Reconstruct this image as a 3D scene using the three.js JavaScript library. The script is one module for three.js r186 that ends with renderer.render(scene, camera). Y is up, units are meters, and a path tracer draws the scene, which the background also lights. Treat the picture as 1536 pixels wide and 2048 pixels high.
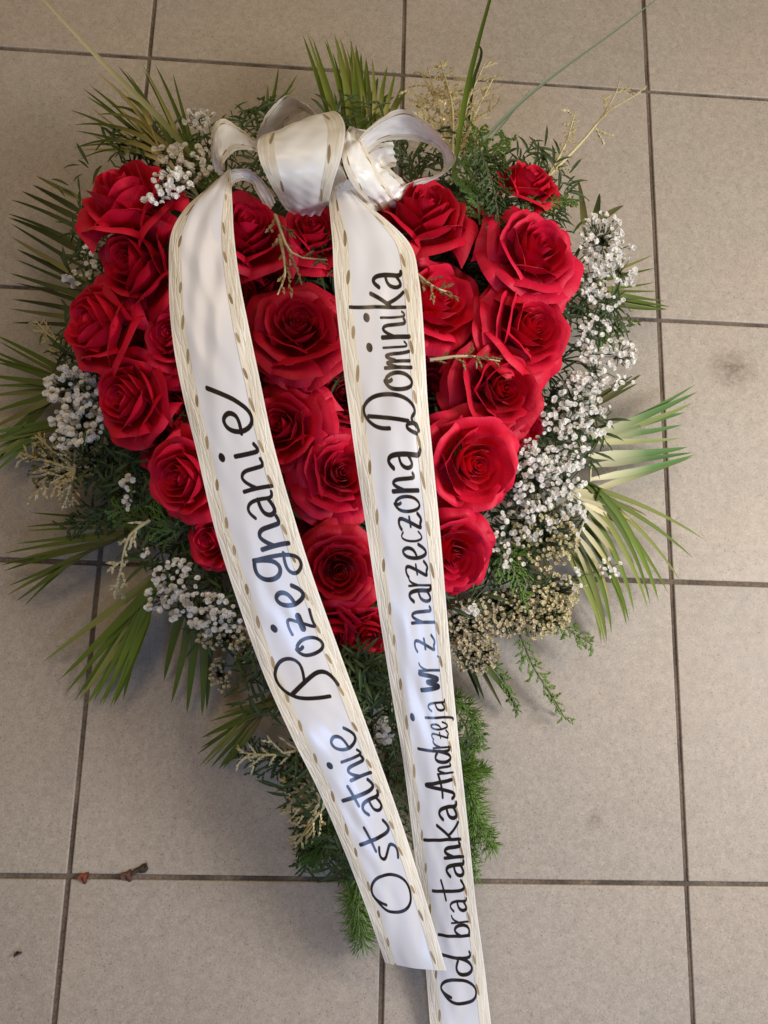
import * as THREE from 'three';
import { mergeGeometries } from 'three/addons/utils/BufferGeometryUtils.js';
import { RoundedBoxGeometry } from 'three/addons/geometries/RoundedBoxGeometry.js';
import { RectAreaLightUniformsLib } from 'three/addons/lights/RectAreaLightUniformsLib.js';
RectAreaLightUniformsLib.init();

// ---------------------------------------------------------------- camera, lamps, exposure
const scene = new THREE.Scene();
const camera = new THREE.PerspectiveCamera(66, 768 / 1024, 0.02, 50);
camera.position.set(-0.0548, 0.8186, 0.104);
camera.rotation.set(-1.368, -0.0546, 0.0368);
camera.updateMatrixWorld(true);
const renderer = new THREE.WebGLRenderer({ antialias: true });
renderer.toneMapping = THREE.LinearToneMapping;
renderer.toneMappingExposure = 1.0;
renderer.shadowMap.enabled = true;
scene.background = new THREE.Color(0.108, 0.088, 0.056);          // the walls and ceiling of the room, evenly dim
function ceilingLamp(x, y, z, w, h, color, intensity, tx = 0, tz = 0) {
  const l = new THREE.RectAreaLight(color, intensity, w, h);
  l.position.set(x, y, z); l.lookAt(tx, 0, tz); l.name = 'ceiling_lamp'; scene.add(l);
  return l;
}
ceilingLamp(1.0, 0.86, 0.02, 0.4, 0.45, 0xf8f6f6, 25, 0.1, 0.05);      // daylight from a doorway on the right
ceilingLamp(-0.73, 2.3, -0.95, 1.1, 0.9, 0xffe2be, 3.7, 0, 0);           // warm lamp on the ceiling behind the bow
ceilingLamp(0.12, 1.1, 1.05, 0.42, 0.34, 0xa4c4ff, 10, 0.05, 0.1);      // small cool light behind the photographer
ceilingLamp(0.8, 1.7, -0.75, 0.4, 0.3, 0xffe2bc, 11, 0, 0.1);           // second warm lamp, above the right shoulder of the heart

// ---------------------------------------------------------------- helpers
function rng(seed) { let s = seed >>> 0; return () => { s = (s + 0x6d2b79f5) | 0; let t = Math.imul(s ^ (s >>> 15), 1 | s); t = (t + Math.imul(t ^ (t >>> 7), 61 | t)) ^ t; return ((t ^ (t >>> 14)) >>> 0) / 4294967296; }; }
const V = (x, y, z) => new THREE.Vector3(x, y, z), lerp = THREE.MathUtils.lerp, clamp = THREE.MathUtils.clamp;
const F = 1024 / Math.tan(THREE.MathUtils.degToRad(33));
// the spot at height h (metres above the tiles) that the photograph (1536 x 2048) shows at (px, py)
function at(px, py, h = 0) {
  const d = V((px - 768) / F, -(py - 1024) / F, -1).applyQuaternion(camera.quaternion);
  return camera.position.clone().addScaledVector(d, (h - camera.position.y) / d.y);
}
const pxSize = (px, py, h) => at(px, py, h).distanceTo(at(px + 1, py, h));
const taken = {};
function numbered(n) { if (!(n in taken)) { taken[n] = 0; return n; } taken[n]++; return n + '_' + String(taken[n]).padStart(3, '0'); }
function thing(name, label, category, group, pos) {
  const o = new THREE.Group(); o.name = numbered(name); if (pos) o.position.copy(pos); scene.add(o);
  o.userData = { label, category }; if (group) o.userData.group = group;
  return o;
}
function part(name, geo, mat, parent, kind) {
  const m = new THREE.Mesh(geo, mat); m.name = name; m.castShadow = m.receiveShadow = true;
  if (kind) m.userData.kind = kind;
  parent.add(m); return m;
}
function grid(nu, nv, f) {                       // f(u, v) -> [x, y, z, s, t] ; u, v in 0..1
  const pos = [], uv = [], idx = [];
  for (let j = 0; j <= nv; j++) for (let i = 0; i <= nu; i++) { const p = f(i / nu, j / nv); pos.push(p[0], p[1], p[2]); uv.push(p[3] ?? i / nu, p[4] ?? j / nv); }
  for (let j = 0; j < nv; j++) for (let i = 0; i < nu; i++) { const a = j * (nu + 1) + i, b = a + 1, c = a + nu + 1, d = c + 1; idx.push(a, b, d, a, d, c); }
  const g = new THREE.BufferGeometry();
  g.setAttribute('position', new THREE.Float32BufferAttribute(pos, 3)); g.setAttribute('uv', new THREE.Float32BufferAttribute(uv, 2)); g.setIndex(idx); g.computeVertexNormals();
  return g;
}
function tube(pts, r0, r1, sides = 4, seg = 0) {
  const curve = new THREE.CatmullRomCurve3(pts); seg = seg || Math.max(2, pts.length * 2);
  const fr = curve.computeFrenetFrames(seg, false);
  return grid(sides, seg, (u, v) => {
    const k = Math.round(v * seg), p = curve.getPointAt(v), r = lerp(r0, r1, v), a = u * Math.PI * 2;
    p.addScaledVector(fr.normals[k], Math.cos(a) * r).addScaledVector(fr.binormals[k], Math.sin(a) * r);
    return [p.x, p.y, p.z];
  });
}
const paint = (g, c0, c1) => {                  // own colour of a leaf, from its foot (v = 0) to its tip
  const uv = g.attributes.uv, n = uv.count, a = new Float32Array(n * 3), k = new THREE.Color();
  for (let i = 0; i < n; i++) { k.copy(c0).lerp(c1, clamp(uv.getY(i) * 2.0 - 0.15, 0, 1)); a.set([k.r, k.g, k.b], i * 3); }
  g.setAttribute('color', new THREE.BufferAttribute(a, 3)); return g;
};
// smooth value noise for textures
function noise2(seed) {
  const R = rng(seed), T = new Float32Array(256 * 256); for (let i = 0; i < T.length; i++) T[i] = R();
  return (x, y, per) => { const xi = Math.floor(x), yi = Math.floor(y), fx = x - xi, fy = y - yi, s = fx * fx * (3 - 2 * fx), t = fy * fy * (3 - 2 * fy), w = (a) => ((a % per) + per) % per;
    const g = (a, b) => T[(w(a) & 255) + (w(b) & 255) * 256]; return lerp(lerp(g(xi, yi), g(xi + 1, yi), s), lerp(g(xi, yi + 1), g(xi + 1, yi + 1), s), t); };
}
function dataTex(w, h, f, srgb) {
  const d = new Uint8Array(w * h * 4);
  for (let y = 0; y < h; y++) for (let x = 0; x < w; x++) { const c = f(x, y), i = (y * w + x) * 4; for (let k = 0; k < 3; k++) d[i + k] = clamp(c[k], 0, 255); d[i + 3] = c[3] ?? 255; }
  const t = new THREE.DataTexture(d, w, h); t.wrapS = t.wrapT = THREE.RepeatWrapping; t.magFilter = THREE.LinearFilter; if (srgb) t.colorSpace = THREE.SRGBColorSpace; t.needsUpdate = true;
  return t;
}

// ---------------------------------------------------------------- the tiled floor
const T = 0.3, N1 = noise2(11), R1 = rng(5);
const spk = new Float32Array(1024 * 1024); for (let i = 0; i < spk.length; i++) spk[i] = R1();
const tileVal = (x, y) => {
  const g = (a, b) => spk[(a & 1023) + (b & 1023) * 1024];
  const fine = (g(x, y) + g(x + 1, y) + g(x, y + 1) + g(x + 1, y + 1)) / 4 - 0.5, mid = N1(x / 8, y / 8, 128) - 0.5, soft = N1(x / 90 + 3, y / 90 + 9, 256) - 0.5, big = N1(x / 256, y / 256, 4) - 0.5;
  const dot = g(x >> 1, (y >> 1) + 77) > 0.985 ? -0.22 : 0;
  return fine * 0.34 + mid * 0.10 + soft * 0.0 + big * 0.05 + dot;
};
const tileMap = dataTex(1024, 1024, (x, y) => { const v = tileVal(x, y), m = N1(x / 128 + 40, y / 128 + 7, 8) - 0.5; return [177 * (1 + v * 0.72) + m * 2, 166 * (1 + v * 0.72), 152 * (1 + v * 0.72) - m * 2]; }, true);
const tileRough = dataTex(1024, 1024, (x, y) => { const r = 150 + 14 * (N1(x / 32, y / 32, 32) - 0.5) + 40 * (spk[x + y * 1024] - 0.5); return [r, r, r]; });
const tileMats = [1, 0.96, 1.03, 0.985].map((k, i) => new THREE.MeshStandardMaterial({ map: tileMap, roughnessMap: tileRough, roughness: 1, bumpMap: tileMap, bumpScale: 0.0003, color: new THREE.Color(k, k * (1 - 0.004 * i), k * (1 - 0.008 * i)) }));
const groutMap = dataTex(256, 256, (x, y) => { const v = (spk[x * 3 + y * 1024] - 0.5) * 0.35 + (N1(x / 16, y / 16, 16) - 0.5) * 0.4; return [104 * (1 + v), 92 * (1 + v), 80 * (1 + v)]; }, true);
groutMap.repeat.set(12, 12);
const floor = new THREE.Group(); floor.name = 'floor'; floor.userData = { kind: 'structure', label: 'floor of beige speckled square tiles with brown grout' }; scene.add(floor);
{
  const g = new THREE.PlaneGeometry(4.2, 4.8); g.rotateX(-Math.PI / 2); g.translate(0, -0.0022, 0);
  part('grout', g, new THREE.MeshStandardMaterial({ map: groutMap, roughness: 0.95 }), floor);
  const R = rng(3), variants = [];
  for (let k = 0; k < 8; k++) {
    const b = new RoundedBoxGeometry(T - 0.0046, 0.009, T - 0.0046, 3, 0.0014), p = b.attributes.position, u = b.attributes.uv, ox = R(), oy = R(), sw = k & 1;
    for (let i = 0; i < p.count; i++) { const a = p.getX(i) / 0.6, c = p.getZ(i) / 0.6; u.setXY(i, ox + (sw ? c : a), oy + (sw ? a : c)); }
    variants.push(b);
  }
  for (let j = -3; j <= 9; j++) for (let i = -3; i <= 7; i++) {
    const m = part('tile', variants[Math.floor(R() * 8)], tileMats[Math.floor(R() * 4)], floor);
    m.position.set((i - 1.5) * T + (R() - .5) * 0.0008, -0.0045 + (R() - .5) * 0.0006, (j - 2.5) * T + (R() - .5) * 0.0008);
    m.rotation.set((R() - .5) * 0.002, (R() - .5) * 0.002, (R() - .5) * 0.002);
  }
}

// ---------------------------------------------------------------- materials of the flowers and leaves
const petalBump = dataTex(256, 256, (x, y) => { const v = 128 + 50 * (N1(x / 5, y / 40, 51) - 0.5) + 60 * (N1(x / 26, y / 30 + 5, 9) - 0.5) + 30 * (N1(x / 2, y / 2, 128) - .5); return [v, v, v]; });
const petalMat = (r, g, b) => new THREE.MeshPhysicalMaterial({ color: new THREE.Color(r, g, b), roughness: 0.55, side: THREE.DoubleSide, bumpMap: petalBump, bumpScale: 0.0009, sheen: 0.6, sheenRoughness: 0.4, sheenColor: new THREE.Color(1, 0.3, 0.36), specularIntensity: 0.6 });
const roseMats = [petalMat(0.70, 0.006, 0.038), petalMat(0.58, 0.003, 0.026), petalMat(0.78, 0.010, 0.048), petalMat(0.66, 0.005, 0.042)];
const darkRose = petalMat(0.30, 0.002, 0.008);
const C = (r, g, b) => new THREE.Color(r, g, b);
const leafMat = new THREE.MeshPhysicalMaterial({ vertexColors: true, roughness: 0.55, side: THREE.DoubleSide, specularIntensity: 0.35 });
const plain = (r, g, b, rough = 0.6) => new THREE.MeshStandardMaterial({ color: C(r, g, b), roughness: rough, side: THREE.DoubleSide });
const M = {
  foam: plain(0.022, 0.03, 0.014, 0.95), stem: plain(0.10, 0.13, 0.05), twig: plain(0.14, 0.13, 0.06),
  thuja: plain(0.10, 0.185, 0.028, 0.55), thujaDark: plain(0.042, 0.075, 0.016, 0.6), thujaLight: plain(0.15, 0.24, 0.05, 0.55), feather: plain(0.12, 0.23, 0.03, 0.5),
  gold: new THREE.MeshStandardMaterial({ color: C(0.60, 0.50, 0.26), roughness: 0.42, metalness: 0.25, side: THREE.DoubleSide }),
  cream: plain(0.68, 0.60, 0.34, 0.55), beige: plain(0.62, 0.53, 0.34, 0.7), brownGold: plain(0.27, 0.17, 0.07, 0.55), bronze: plain(0.16, 0.15, 0.055, 0.6),
  blossom: new THREE.MeshPhysicalMaterial({ color: C(0.97, 0.96, 0.91), roughness: 1, specularIntensity: 0, transmission: 0.25, thickness: 0, side: THREE.DoubleSide }), calyx: plain(0.05, 0.10, 0.03),
};
const G = { dark: C(0.032, 0.046, 0.012), green: C(0.12, 0.18, 0.022), mid: C(0.075, 0.115, 0.016), olive: C(0.075, 0.085, 0.028), yellow: C(0.42, 0.36, 0.14), pale: C(0.62, 0.58, 0.38), teal: C(0.08, 0.17, 0.05), light: C(0.14, 0.25, 0.06), grey: C(0.20, 0.25, 0.17), brown: C(0.12, 0.085, 0.035) };

// ---------------------------------------------------------------- roses
function petalGeo(R, th, A, p0, p1, p2, lip, droop, ruffle) {   // a sector of a bowl: (radius, height) runs along p0-p1-p2 and rolls outward at its rim
  const s1 = R() * 9, s2 = R() * 9, notch = 0.05 + R() * 0.09, skew = (R() - .5) * 0.16, point = R() < 0.5 ? 0.04 : 0;
  return grid(16, 16, (uu, v0) => {
    const v = 1 - (1 - v0) ** 1.35, u = uu * 2 - 1, top = 1 - (0.10 + notch) * u * u - 0.12 * u ** 4 + point * Math.exp(-(((u - skew) / 0.22) ** 2)) - point * 0.5;
    const t = v * top, wv = 0.45 + 0.55 * Math.sin(Math.min(1, t * 1.25) * Math.PI / 2);
    const q = 1 - t;
    let r = q * q * p0[0] + 2 * q * t * p1[0] + t * t * p2[0], y = q * q * p0[1] + 2 * q * t * p1[1] + t * t * p2[1];
    const roll = clamp((v - 0.70) / 0.30, 0, 1), side = Math.abs(u) ** 4;
    r += lip * (roll * roll) + lip * 0.7 * side * v; y -= droop * roll ** 2.4 + droop * 0.5 * side * v;
    const rf = ruffle * v * v * (Math.sin(u * 4 + s1) * 0.6 + Math.sin(u * 9 + s2) * 0.4);
    r += rf + 0.028 * u; y += rf * 0.7;
    const a = th + u * A * wv;
    return [Math.cos(a) * r, y, Math.sin(a) * r, uu, v];
  });
}
function roseProto(seed, kind) {
  const R = rng(seed), out = [], K = kind;
  // [petals, rim radius, rim height, belly radius, belly height, lip, droop]
  const rings = {
    open: [[3, .15, .78, .22, .40, .025, .02], [3, .25, .80, .33, .38, .035, .03], [4, .37, .79, .46, .34, .05, .045], [5, .52, .74, .60, .28, .08, .07], [5, .70, .62, .74, .20, .11, .10], [6, .88, .45, .80, .10, .12, .14], [6, .97, .26, .85, .0, .13, .20]],
    half: [[3, .14, .84, .24, .40, .02, .02], [3, .24, .88, .36, .38, .03, .03], [4, .36, .90, .52, .34, .05, .05], [4, .50, .84, .68, .26, .08, .07], [5, .70, .72, .82, .16, .13, .12], [5, .90, .50, .92, .04, .14, .2]],
    cup: [[3, .16, .70, .24, .40, .02, .01], [4, .28, .76, .36, .36, .03, .02], [4, .42, .80, .52, .30, .04, .03], [5, .60, .78, .70, .24, .07, .06], [5, .78, .66, .82, .14, .11, .12], [6, .96, .40, .92, .02, .13, .2]],
  }[K];
  // rolled heart of the flower
  out.push(['rose_heart', grid(46, 7, (u, v) => { const a = u * Math.PI * 2 * 2.4 + seed, r = (0.02 + 0.125 * u) * (0.75 + 0.4 * v) + (v > .8 ? 0.012 : 0); return [Math.cos(a) * r, 0.2 + v * (0.54 + 0.03 * Math.sin(a * 1.3)) * (1 - 0.06 * u), Math.sin(a) * r, u * 2, v]; })]);
  let off = R() * 6;
  rings.forEach(([n, rt, yt, rm, ym, lip, dr], k) => {
    off += 0.9 + R() * 0.8;
    for (let i = 0; i < n; i++) {
      const j = () => (R() - .5), th = off + (i + j() * 0.25) / n * Math.PI * 2, A = Math.PI / n * (1.3 + R() * 0.25), e = k < 3 ? 0.4 : 1;
      out.push(['petal', petalGeo(R, th, A, [0.05, 0], [rm * (1 + j() * .08), ym + j() * .05], [rt * (1 + j() * .12 * e), yt + j() * .09 * e], lip * (0.95 + R() * .9), dr * (0.6 + R() * .9), 0.014 + 0.042 * e * (k / rings.length))]);
    }
  });
  // green cup below the petals
  out.push(['calyx', new THREE.CylinderGeometry(0.28, 0.08, 0.3, 10).translate(0, -0.12, 0)]);
  return out;
}
const protos = { open: [roseProto(21, 'open'), roseProto(47, 'open'), roseProto(88, 'open')], half: [roseProto(31, 'half'), roseProto(62, 'half')], cup: [roseProto(15, 'cup'), roseProto(77, 'cup')] };
const built = {};
const hRose = (py) => lerp(0.205, 0.135, clamp((py - 350) / 950, 0, 1));
const RG = 'red roses of the heart';
// px, py, width in the photograph, kind, lean direction in the photograph (dx, dy) and angle in degrees, drop below the dome, label
const ROSES = [
  [252, 392, 208, 'half', -0.6, -1, 34, 0.0, 'big red rose at upper left corner of heart, white blossoms on it'],
  [274, 528, 204, 'half', -1, 0.35, 36, 0.0, 'red rose with a large folded petal, below the upper left corner rose'],
  [190, 645, 196, 'half', -1, 0.1, 40, 0.02, 'leftmost red rose, at the outer edge of the heart beside palm leaflets'],
  [350, 672, 180, 'open', -0.8, 0.2, 26, 0.005, 'red rose half hidden by the left ribbon, right of the leftmost rose'],
  [250, 795, 186, 'half', -1, 0.5, 36, 0.02, 'tall oval red rose on left edge above dark green sprigs'],
  [352, 815, 140, 'half', -0.6, 0.5, 30, 0.05, 'deep set dark red rose touching left edge of the left ribbon'],
  [366, 952, 182, 'half', -0.8, 0.6, 34, 0.012, 'red rose at lower left edge beside the ribbon, above green thuja'],
  [492, 455, 196, 'half', 0.2, -0.4, 24, 0.005, 'red rose just right of the left ribbon, under the bow'],
  [628, 458, 160, 'open', 0, -0.5, 18, 0.03, 'red rose under the bow, cut off by right ribbon edge'],
  [598, 648, 208, 'open', 0.05, -0.1, 8, -0.005, 'wide open red rose between both ribbons, seen straight on'],
  [562, 850, 190, 'open', -0.3, 0.1, 22, 0.008, 'red rose between ribbons, directly below the wide open one'],
  [684, 948, 186, 'open', 0.3, 0.1, 14, 0.006, 'red rose in heart centre touching the right ribbon'],
  [690, 792, 140, 'half', 0, 0.1, 14, 0.05, 'small deep set red rose between ribbons near heart centre'],
  [678, 1142, 176, 'open', 0.1, 0.3, 16, 0.0, 'spiral red rose low between ribbons, above the heart point'],
  [590, 1050, 140, 'half', -0.5, 0.2, 22, 0.035, 'red rose tucked against right edge of left ribbon, low down'],
  [662, 1262, 118, 'half', -0.2, 1, 44, 0.01, 'small red rosebud at the heart point, beside the left ribbon'],
  [735, 1268, 112, 'half', 0.2, 1, 40, 0.012, 'small red rosebud at the heart point, beside the right ribbon'],
  [848, 425, 190, 'half', 0.1, -0.7, 26, 0.0, 'closed red rose right of the right ribbon, below right bow loop'],
  [880, 600, 192, 'cup', 0.3, -0.1, 22, 0.004, 'cupped red rose right of the right ribbon with gold twigs on it'],
  [1078, 498, 206, 'open', 0.5, -0.2, 20, -0.004, 'large open red rose at upper right, beside white blossoms'],
  [1062, 655, 204, 'open', 0.7, 0.2, 24, 0.002, 'open red rose on right edge, below the upper right one'],
  [1004, 778, 202, 'open', 0.5, 0.5, 24, 0.004, 'open red rose at right, third down on the right edge'],
  [948, 930, 198, 'cup', 0.5, 0.6, 26, 0.004, 'oval red rose right of the right ribbon, fourth down'],
  [905, 1112, 170, 'cup', 0.5, 0.8, 32, 0.004, 'lowest red rose right of the right ribbon'],
  [1062, 358, 130, 'half', 0.4, -1, 34, 0.02, 'dark red rose at upper right corner behind green thuja'],
  [948, 468, 130, 'half', 0.6, 0, 24, 0.045, 'deep set red rose between the closed and upper right roses'],
  [935, 695, 130, 'half', 0, 0.2, 16, 0.045, 'deep set red rose under gold twigs, left of right edge roses'],
  [858, 775, 150, 'cup', 0.1, 0.2, 16, 0.04, 'low red rose against right edge of the right ribbon'],
  [425, 1080, 130, 'half', -0.8, 0.6, 34, 0.03, 'dark red rose peeking past left edge of left ribbon, lowest on that side'],
  [445, 590, 170, 'open', -0.2, 0, 16, 0.045, 'red rose mostly under the left ribbon, only its right petals showing'],
  [302, 722, 136, 'half', -0.4, 0.4, 20, 0.045, 'deep set red rose wedged between the leftmost rose and the tall oval rose'],
  [322, 892, 126, 'open', -0.6, 0.4, 26, 0.045, 'small deep set red rose between the tall oval rose and the lower left edge rose'],
  [528, 566, 130, 'open', -0.1, 0, 14, 0.045, 'low red rose above left of the wide open rose, against the left ribbon'],
  [548, 738, 124, 'cup', -0.2, 0, 14, 0.045, 'low red rose squeezed under the wide open rose beside the left ribbon'],
  [632, 1208, 120, 'cup', -0.2, 0.4, 24, 0.03, 'low red rose left of the spiral rose, just above the heart point'],
  [742, 1192, 116, 'open', 0.3, 0.4, 22, 0.03, 'low red rose partly under the right ribbon, just above the heart point'],
  [1052, 858, 90, 'half', 0.6, 0.8, 40, 0.04, 'little red bud beneath the right edge roses beside white blossoms'],
];
{
  const R = rng(909);
  ROSES.forEach(([px, py, d, kind, dx, dy, ang, drop, label], n) => {
    const list = protos[kind], pk = kind + (n % list.length), h = hRose(py) - drop;
    let o;
    if (!built[pk]) {
      o = built[pk] = thing('red_rose', label, 'rose', RG);
      for (const [name, g] of list[n % list.length]) part(name, g, name === 'calyx' ? M.calyx : roseMats[n % 4], o);
    } else {
      o = built[pk].clone(); o.name = numbered('red_rose'); scene.add(o); o.userData = { label, category: 'rose', group: RG };
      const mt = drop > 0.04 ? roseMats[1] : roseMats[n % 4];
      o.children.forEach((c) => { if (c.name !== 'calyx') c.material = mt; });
    }
    const r = d / 2 * pxSize(px, py, h) * 1.0, lean = V(dx, 0, dy).normalize(), up = V(lean.x * Math.sin(ang * Math.PI / 180), Math.cos(ang * Math.PI / 180), lean.z * Math.sin(ang * Math.PI / 180));
    const spin = new THREE.Quaternion().setFromAxisAngle(V(0, 1, 0), R() * Math.PI * 2);
    o.quaternion.setFromUnitVectors(V(0, 1, 0), up).multiply(spin);
    o.scale.set(r, r * (0.95 + R() * 0.2), r);
    o.position.copy(at(px, py, h)).addScaledVector(up, -0.5 * r);
  });
}

// ---------------------------------------------------------------- base of the wreath
{
  const outline = [[250, 400], [350, 350], [480, 370], [640, 420], [760, 400], [860, 345], [990, 350], [1105, 430], [1140, 600], [1090, 780], [1010, 960], [930, 1120], [810, 1300], [720, 1440], [620, 1330], [500, 1150], [350, 960], [240, 800], [180, 650], [200, 480]].map(([x, y]) => { const p = at(lerp(670, x, .86), lerp(800, y, .90), 0.09); return new THREE.Vector2(p.x, -p.z); });
  const c = new THREE.SplineCurve([...outline, outline[0]]), pts = c.getPoints(90).slice(0, -1);
  const g = new THREE.ExtrudeGeometry(new THREE.Shape(pts), { depth: 0.06, bevelEnabled: true, bevelSize: 0.018, bevelThickness: 0.018, bevelSegments: 4, steps: 1, curveSegments: 1 });
  g.rotateX(-Math.PI / 2); g.translate(0, 0.02, 0);
  const base = thing('wreath_base', 'dark green heart shaped base under the red roses', 'wreath base');
  part('base_pad', g, M.foam, base);
}
// short dark leaves that cover the base: nobody could count them
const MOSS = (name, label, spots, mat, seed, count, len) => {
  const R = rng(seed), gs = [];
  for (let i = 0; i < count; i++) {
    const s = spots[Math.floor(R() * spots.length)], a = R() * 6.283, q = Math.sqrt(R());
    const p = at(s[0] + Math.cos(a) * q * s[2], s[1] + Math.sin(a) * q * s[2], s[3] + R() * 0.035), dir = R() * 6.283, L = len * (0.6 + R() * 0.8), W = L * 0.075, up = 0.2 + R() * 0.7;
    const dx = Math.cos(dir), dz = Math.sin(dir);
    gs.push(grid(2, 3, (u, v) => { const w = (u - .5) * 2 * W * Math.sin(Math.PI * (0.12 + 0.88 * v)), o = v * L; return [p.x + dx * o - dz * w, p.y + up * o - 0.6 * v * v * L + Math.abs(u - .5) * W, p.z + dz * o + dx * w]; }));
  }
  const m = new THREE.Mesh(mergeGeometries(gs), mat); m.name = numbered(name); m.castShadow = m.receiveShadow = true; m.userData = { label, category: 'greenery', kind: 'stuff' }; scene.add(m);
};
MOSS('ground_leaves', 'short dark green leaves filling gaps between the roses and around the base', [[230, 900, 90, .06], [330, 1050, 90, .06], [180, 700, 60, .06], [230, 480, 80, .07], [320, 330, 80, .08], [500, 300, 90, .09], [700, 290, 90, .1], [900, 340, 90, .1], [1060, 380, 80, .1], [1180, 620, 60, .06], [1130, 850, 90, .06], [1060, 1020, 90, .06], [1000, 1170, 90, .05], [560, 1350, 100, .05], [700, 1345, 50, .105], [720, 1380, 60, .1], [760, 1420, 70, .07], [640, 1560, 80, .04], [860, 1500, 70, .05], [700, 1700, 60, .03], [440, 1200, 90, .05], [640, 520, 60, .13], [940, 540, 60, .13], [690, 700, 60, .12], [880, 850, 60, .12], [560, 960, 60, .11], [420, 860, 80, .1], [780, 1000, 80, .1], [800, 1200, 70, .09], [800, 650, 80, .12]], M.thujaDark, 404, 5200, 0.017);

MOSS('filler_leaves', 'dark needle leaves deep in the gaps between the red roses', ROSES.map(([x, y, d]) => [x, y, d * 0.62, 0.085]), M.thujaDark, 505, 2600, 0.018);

// ---------------------------------------------------------------- leaves: palm fronds, blades
function bladeGeo(b, t, w, arch, side, c0, c1, fold = 0.35, seg = 9) {   // narrow leaf from b to t, arched up, bowed sideways, folded along its midrib
  const dir = t.clone().sub(b), L = dir.length(), flat = V(-dir.z, 0, dir.x).normalize(), mid = b.clone().lerp(t, 0.5).addScaledVector(V(0, 1, 0), arch * L).addScaledVector(flat, side * L);
  const curve = new THREE.QuadraticBezierCurve3(b, mid, t);
  const g = grid(2, seg, (u, v) => {
    const p = curve.getPoint(v), tan = curve.getTangent(v), cross = V(0, 1, 0).cross(tan).normalize(), up = tan.clone().cross(cross).normalize();
    const ww = w * Math.min(1, 0.35 + v * 3) * Math.pow(Math.max(0, 1 - v), 0.6) * 0.5, s = (u - .5) * 2;
    p.addScaledVector(cross, s * ww).addScaledVector(up, Math.abs(s) * ww * fold);
    return [p.x, p.y, p.z];
  });
  return paint(g, c0, c1);
}
function along(list, k) { const n = list.length - 1, f = clamp(k, 0, 1) * n, i = Math.min(n - 1, Math.floor(f)); return list[i].map((x, c) => lerp(x, list[i + 1][c], f - i)); }
function frond(name, label, cat, group, rach, tips, n, width, c0, c1, seed, o = {}) {   // rach, tips: [px, py, height] lists; leaflets join them
  const R = rng(seed), base = at(...rach[0]), t = thing(name, label, cat, group, base), rel = (p) => p.sub(base);
  part('rachis', paint(tube(rach.map((q) => rel(at(...q))), o.rw ?? 0.0022, 0.001, 5), c0, c0), leafMat, t);
  for (let i = 0; i < n; i++) {
    const k = n > 1 ? i / (n - 1) : 0.5, a = along(rach, clamp(k + (R() - .5) * 0.04, 0, 1)), b = along(tips, clamp(k + (R() - .5) * 0.03, 0, 1)), j = o.jit ?? 12;
    const tp = at(b[0] + (R() - .5) * j * 1.6, b[1] + (R() - .5) * j, b[2] + (R() - .3) * 0.012);
    const sh = 0.85 + R() * 0.5, tint = R() < 0.22 ? 0.25 + R() * 0.35 : R() * 0.08, e0 = c0.clone().lerp(G.yellow, tint), e1 = c1.clone().lerp(G.yellow, tint * 0.7);
    part('leaflet', bladeGeo(rel(at(a[0], a[1], a[2])), rel(tp), width * (0.9 + R() * 0.6), (o.arch ?? 0.08) * (0.5 + R()), (o.side ?? 0) + (R() - .5) * 0.07, e0.multiplyScalar(sh), e1.multiplyScalar(sh)), leafMat, t);
  }
  return t;
}
const PF = 'palm fronds round the heart';
frond('palm_frond', 'dark palm frond at upper left, its leaflets pointing straight left', 'palm frond', PF, [[215, 660, .07], [176, 560, .06], [165, 400, .06]], [[22, 640, .02], [22, 560, .03], [25, 470, .03], [22, 410, .03], [78, 350, .03]], 15, 0.0058, G.olive, G.dark, 1, { arch: .05 });
frond('palm_frond', 'olive palm frond at left edge fanning out beside grey blossoms', 'palm frond', PF, [[190, 780, .05], [140, 775, .05], [105, 800, .04]], [[-8, 668, .02], [-15, 715, .03], [-20, 800, .02], [-10, 930, .015]], 12, 0.006, G.olive, G.mid, 2, { arch: .05 });
frond('palm_frond', 'short yellow green palm frond at left edge below the olive one', 'palm frond', PF, [[180, 830, .05], [110, 850, .04]], [[-20, 870, .02], [-10, 945, .02]], 7, 0.0085, G.olive, G.light.clone().multiplyScalar(.7), 22, { arch: .05 });
frond('palm_frond', 'thin leaved palm frond at left, level with the bottom of the roses', 'palm frond', PF, [[300, 1040, .05], [220, 1085, .045], [160, 1110, .04]], [[60, 1030, .02], [40, 1075, .02], [-5, 1120, .015], [0, 1150, .015], [20, 1200, .012], [50, 1215, .012]], 13, 0.005, G.olive, G.mid, 3, { arch: .04 });
frond('palm_frond', 'thick green palm frond at lower left hanging down over the grout line', 'palm frond', PF, [[370, 1110, .06], [320, 1150, .055], [300, 1200, .05]], [[90, 1330, .008], [148, 1402, .008], [170, 1412, .01], [205, 1420, .008], [240, 1400, .01]], 12, 0.0085, G.mid, G.green, 4, { arch: .05, side: -.03 });
frond('palm_frond', 'three olive leaflets hanging below white blossoms at lower left', 'palm frond', PF, [[370, 1200, .05], [420, 1270, .04]], [[330, 1360, .008], [352, 1422, .006], [402, 1440, .008], [415, 1420, .01]], 5, 0.0075, G.olive, G.mid, 5, { arch: .03, jit: 6 });
frond('palm_frond', 'brown green palm frond pointing lower left beside the left ribbon', 'palm frond', PF, [[600, 1400, .07], [545, 1385, .06], [520, 1440, .05]], [[440, 1430, .03], [392, 1480, .015], [396, 1535, .01], [430, 1530, .01], [450, 1540, .02]], 13, 0.006, G.brown, G.mid, 6, { arch: .05 });
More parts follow.
